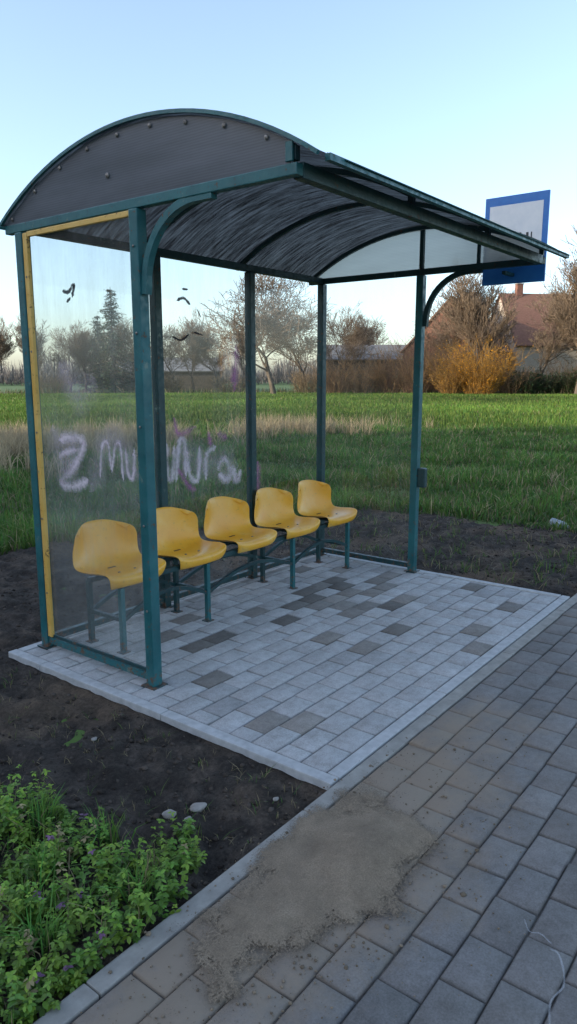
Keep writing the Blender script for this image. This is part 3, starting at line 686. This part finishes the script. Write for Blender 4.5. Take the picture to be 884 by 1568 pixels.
def spruce(right,fwd,H,Wd):
    par=empty('spruce_tree'); x,y=bg(right,fwd); par.location=(x,y,-.07)
    r=random.Random(int(H*10)); S=[((0,0,0),(0,0,H*.5),.16,.1),((0,0,H*.5),(0,0,H*.98),.1,.02)]; P=[];NR=[];SZ=[];CC=[]
    z=.7
    while z<H*.98:
        t=z/H; L=Wd/2*(1-t)**.85*r.uniform(.75,1.15)+.12; nb=int(6+5*(1-t)); a0=r.random()*6
        for b_ in range(nb):
            a=a0+b_*6.283/nb+r.gauss(0,.2); l=L*r.uniform(.55,1.2); e=(math.cos(a)*l,math.sin(a)*l,z-.22*l+r.gauss(0,.1))
            S.append(((0,0,z),e,.03,.01))
            for q in range(int(8+20*l)):
                u=r.random()**.7; wd=.16+.12*(1-u)
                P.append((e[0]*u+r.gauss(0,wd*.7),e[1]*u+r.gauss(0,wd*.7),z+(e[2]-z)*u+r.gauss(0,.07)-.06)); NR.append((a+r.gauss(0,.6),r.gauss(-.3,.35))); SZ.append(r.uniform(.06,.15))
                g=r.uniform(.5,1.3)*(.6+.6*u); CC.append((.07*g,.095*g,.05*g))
        z+=r.uniform(.24,.38)
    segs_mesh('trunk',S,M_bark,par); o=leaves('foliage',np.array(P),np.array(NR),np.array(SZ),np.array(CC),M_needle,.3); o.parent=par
spruce(-16.2,68,9.8,5.8); spruce(-18.3,71,7.4,4.4); spruce(-14.0,70,8.2,4.0)
def shrub(name,right,fwd,rx,h,n,tint,leafc=None,nl=0,lsz=.07,tw=.016):
    par=empty(name); x,y=bg(right,fwd); par.location=(x,y,-.08); S=[]
    for i in range(n):
        a=R.random()*6.283; b0=R.random()**.5*rx*.5; L=h*R.uniform(.4,1.05)
        p=Vector((math.cos(a)*b0,math.sin(a)*b0,0)); d=Vector((math.cos(a)*(.15+.7*b0/rx)+R.gauss(0,.2),math.sin(a)*(.15+.7*b0/rx)+R.gauss(0,.2),1)).normalized()
        for s in range(3):
            e=p+d*L/3; S.append((tuple(p),tuple(e),tw*(1-.2*s),tw*(.8-.2*s)))
            for _ in range(2):
                dd=(d+Vector((R.gauss(0,.5),R.gauss(0,.5),R.gauss(0,.3)))).normalized(); S.append((tuple(e),tuple(e+dd*L*.28),tw*.7,tw*.5))
            d=(d+Vector((R.gauss(0,.2),R.gauss(0,.2),-.05))).normalized(); p=e
    segs_mesh('twigs',S,M_bark,par,3,tint)
    if nl:
        idx=rng.integers(0,len(S),nl); A=np.array([S[i][0] for i in idx]);B=np.array([S[i][1] for i in idx]); t=rng.random(nl)[:,None]
        P=A+(B-A)*t+rng.normal(0,.06,(nl,3)); k=P[:,2]>.15; P=P[k]; nn=len(P)
        cc=np.array([leafc])*rng.uniform(.45,1.25,nn)[:,None]
        o=leaves('leaves',P,np.stack([rng.uniform(0,6.28,nn),rng.normal(0,.6,nn)],-1),rng.uniform(.6,1.3,nn)*lsz,cc,M_leaf); o.parent=par
shrub('forsythia_bush',16.6,63.5,2.5,4.1,320,(.34,.2,.06),(.74,.34,.015),9500,.06)
shrub('forsythia_bush',14.2,64,1.4,3.0,150,(.3,.18,.06),(.60,.30,.03),2200,.055)
for (r_,f_,rx,h,c) in ((4.5,67,2,2.8,(.28,.18,.10)),(7.0,67,2.2,3.3,(.30,.19,.10)),(9.3,67,2.2,3.5,(.30,.17,.08)),(11.4,66,1.8,4.2,(.28,.17,.09)),(19.5,64,2,2.4,(.32,.2,.11)),(1.8,68,2,2.0,(.28,.2,.12)),(-22.5,69,3,1.8,(.3,.23,.16)),(-12,70,3,1.7,(.28,.22,.15)),(-5.5,71,3,1.6,(.28,.22,.15)),(12.9,69,1.8,5.0,(.24,.15,.09)),(25,66,2,3,(.28,.18,.1))):
    shrub('bare_shrub',r_,f_,rx,h,150,c,(.19,.16,.07),1100,.06)
for r_ in (20.6,22.6,24.6,26.8): shrub('evergreen_hedge',r_,63+R.random(),1.6,1.9,120,(.1,.08,.05),(.045,.09,.03),4200,.075)
n=9000; t=rng.uniform(-60,60,n)*math.pi/180+AZ; d=rng.uniform(66,74,n)
P=np.stack([np.cos(t)*d,np.sin(t)*d,np.full(n,-.08)],-1); c=np.where((rng.random(n)<.45)[:,None],np.array([[.30,.25,.15]]),np.array([[.08,.12,.03]]))*rng.uniform(.5,1.2,n)[:,None]
blades('field_margin',P,rng.uniform(.2,.7,n),np.full(n,.08),c,.5,simple_=True)
n=34000; t=rng.uniform(-75,75,n)*math.pi/180+AZ; d=rng.uniform(130,190,n); hh=np.array([noise.noise(Vector((a*9,0,3)))+.6*noise.noise(Vector((a*31,0,3))) for a in t])
H=(4.6+4.2*hh)*rng.uniform(.2,1.1,n); P=np.stack([np.cos(t)*d,np.sin(t)*d,rng.uniform(0,1,n)*np.maximum(H,.4)*.5],-1)
blades('distant_trees',P,np.maximum(H,.5)*.7,rng.uniform(.1,.4,n),np.array([[.20,.18,.165]])*rng.uniform(.6,1.3,n)[:,None],.35,simple_=True)  # distance haze put into the colour as a paler grey-brown
# ---------------------------------------------------------------- houses
def house(name,cx,cy,rot,L,W,eave,ridge,wall,roof,chim=None,wins=True):
    par=empty(name); par.location=(cx,cy,-.08); par.rotation_euler[2]=rot
    V=[(-L/2,-W/2,0),(L/2,-W/2,0),(L/2,W/2,0),(-L/2,W/2,0),(-L/2,-W/2,eave),(L/2,-W/2,eave),(L/2,W/2,eave),(-L/2,W/2,eave),(-L/2,0,ridge-.05),(L/2,0,ridge-.05)]
    me=bpy.data.meshes.new('walls'); me.from_pydata(V,[],[(0,1,5,4),(2,3,7,6),(1,2,6,9,5),(3,0,4,8,7)]); me.materials.append(wall)
    link(bpy.data.objects.new('walls',me),par)
    sl=math.hypot(W/2,ridge-eave); ux,uz=W/2/sl,(ridge-eave)/sl; ov=.35; th=.14
    for s in (-1,1):
        a=(0,ridge+.02); b_=(s*(W/2+ov*ux),eave-ov*uz+.02)
        nx_,nz_=s*uz*th,ux*th
        Vq=[]
        for xx in (-L/2-.25,L/2+.25):
            Vq+=[(xx,a[0]+s*.001,a[1]),(xx,b_[0],b_[1]),(xx,b_[0]+nx_,b_[1]+nz_),(xx,a[0]+s*.001,a[1]+th*1.1)]
        me=bpy.data.meshes.new('roof'); me.from_pydata(Vq,[],[(0,1,2,3),(7,6,5,4),(3,2,6,7),(0,4,5,1),(1,5,6,2)]); me.materials.append(roof)
        link(bpy.data.objects.new('roof_slope',me),par)
    if chim is not None:
        box('chimney',chim-.35,chim+.35,-.3,.3,ridge-.8,ridge+1.1,M_brick,par,.02); box('chimney_cap',chim-.42,chim+.42,-.37,.37,ridge+1.103,ridge+1.2,M_conc2,par,.02)
    if wins:
        fl=[1.0] if eave<4.95 else [1.0,3.4 if eave>5.2 else 3.1]
        def win(x,y,z,axis,s,wd=1.0,hg=1.2):
            if axis=='y':
                box('window_frame',x-wd/2,x+wd/2,min(y,y+s*.05),max(y,y+s*.05),z,z+hg,M_winf,par,.01)
                for q in (-1,1): box('window_pane',x+q*wd/4-wd/4+.06,x+q*wd/4+wd/4-.06,min(y+s*.052,y+s*.07),max(y+s*.052,y+s*.07),z+.08,z+hg-.08,M_wing,par,0)
            else:
                box('window_frame',min(x,x+s*.05),max(x,x+s*.05),y-wd/2,y+wd/2,z,z+hg,M_winf,par,.01)
                for q in (-1,1): box('window_pane',min(x+s*.052,x+s*.07),max(x+s*.052,x+s*.07),y+q*wd/4-wd/4+.06,y+q*wd/4+wd/4-.06,z+.08,z+hg-.08,M_wing,par,0)
        for z in fl:
            k=max(2,int(L/3.6))
            for i in range(k):
                x=-L/2+L*(i+.5)/k
                for s in (-1,1): win(x,s*(W/2+.002),z,'y',s,.9,1.1)
            if z<2:
                for s in (-1,1):
                    for y in (-W/4,W/4): win(s*(L/2+.002),y,z,'x',s,.9,1.1)
        for s in (-1,1): win(s*(L/2+.002),0,eave+.4,'x',s,.6,.7)
        box('door',-L/2+L*.06,-L/2+L*.06+.9,-W/2-.06,-W/2-.003,.02,2.1,M_dark,par,.01)
    return par
x,y=bg(18.6,79); house('brick_house',x,y,AZ+math.radians(-28),10,9.6,4.2,9.3,M_brick,M_tile,2.0)
x,y=bg(29.5,82); house('tiled_roof_house',x,y,AZ-math.pi/2+math.radians(8),13,9,4.9,10.3,M_plaster,M_tile,-4.5)
x,y=bg(8.4,80); house('garden_shed',x,y,AZ-math.pi/2,10,5,3.4,4.8,M_dark,M_shedroof,None,False)
x,y=bg(-14,86); house('farm_shed',x,y,AZ-math.pi/2+.1,12,6,2.2,3.6,M_dark,M_shedroof,None,False)
# ---------------------------------------------------------------- sun, unseen barn added to throw shade over the stop
SA=math.radians(147); SE=math.radians(16)
sd=np.array([math.cos(SA),math.sin(SA)]); sn=np.array([math.cos(SA-math.pi/2),math.sin(SA-math.pi/2)])
c=sd*22+sn*3.2
house('shade_barn',float(c[0]),float(c[1]),SA-math.pi/2,30,9,6.5,11.5,M_brick,M_tile,5,True)
L=bpy.data.lights.new('sun','SUN'); L.energy=4.6; L.angle=math.radians(.5); L.color=(1,.84,.62)
so=link(bpy.data.objects.new('sun',L)); dv=Vector((sd[0]*math.cos(SE),sd[1]*math.cos(SE),math.sin(SE)))
so.rotation_euler=dv.to_track_quat('Z','Y').to_euler(); so.location=(-20,10,20)
w_=bpy.data.worlds.new('World'); scene.world=w_; w_.use_nodes=True; nt=w_.node_tree
sk=nt.nodes.new('ShaderNodeTexSky'); sk.sky_type='NISHITA'; sk.sun_disc=False; sk.sun_elevation=SE; sk.sun_rotation=math.radians(90)-SA
sk.air_density=1.0; sk.dust_density=1.4; sk.ozone_density=3.0
hs=nt.nodes.new('ShaderNodeHueSaturation'); hs.inputs['Saturation'].default_value=.82
nt.links.new(sk.outputs[0],hs.inputs['Color'])
nt.links.new(hs.outputs[0],nt.nodes['Background'].inputs[0]); nt.nodes['Background'].inputs[1].default_value=.43
# ---------------------------------------------------------------- camera
cam=bpy.data.cameras.new('camera'); cam.sensor_fit='VERTICAL'; cam.sensor_height=24; cam.lens=1103/1568*24; cam.clip_end=2000; cam.clip_start=.05
co=link(bpy.data.objects.new('camera',cam)); co.location=(0,0,1.62)
co.rotation_euler=(math.radians(90-10.73),0,AZ-math.pi/2); scene.camera=co
scene.view_settings.view_transform='Standard'; scene.view_settings.look='None'; scene.view_settings.exposure=0
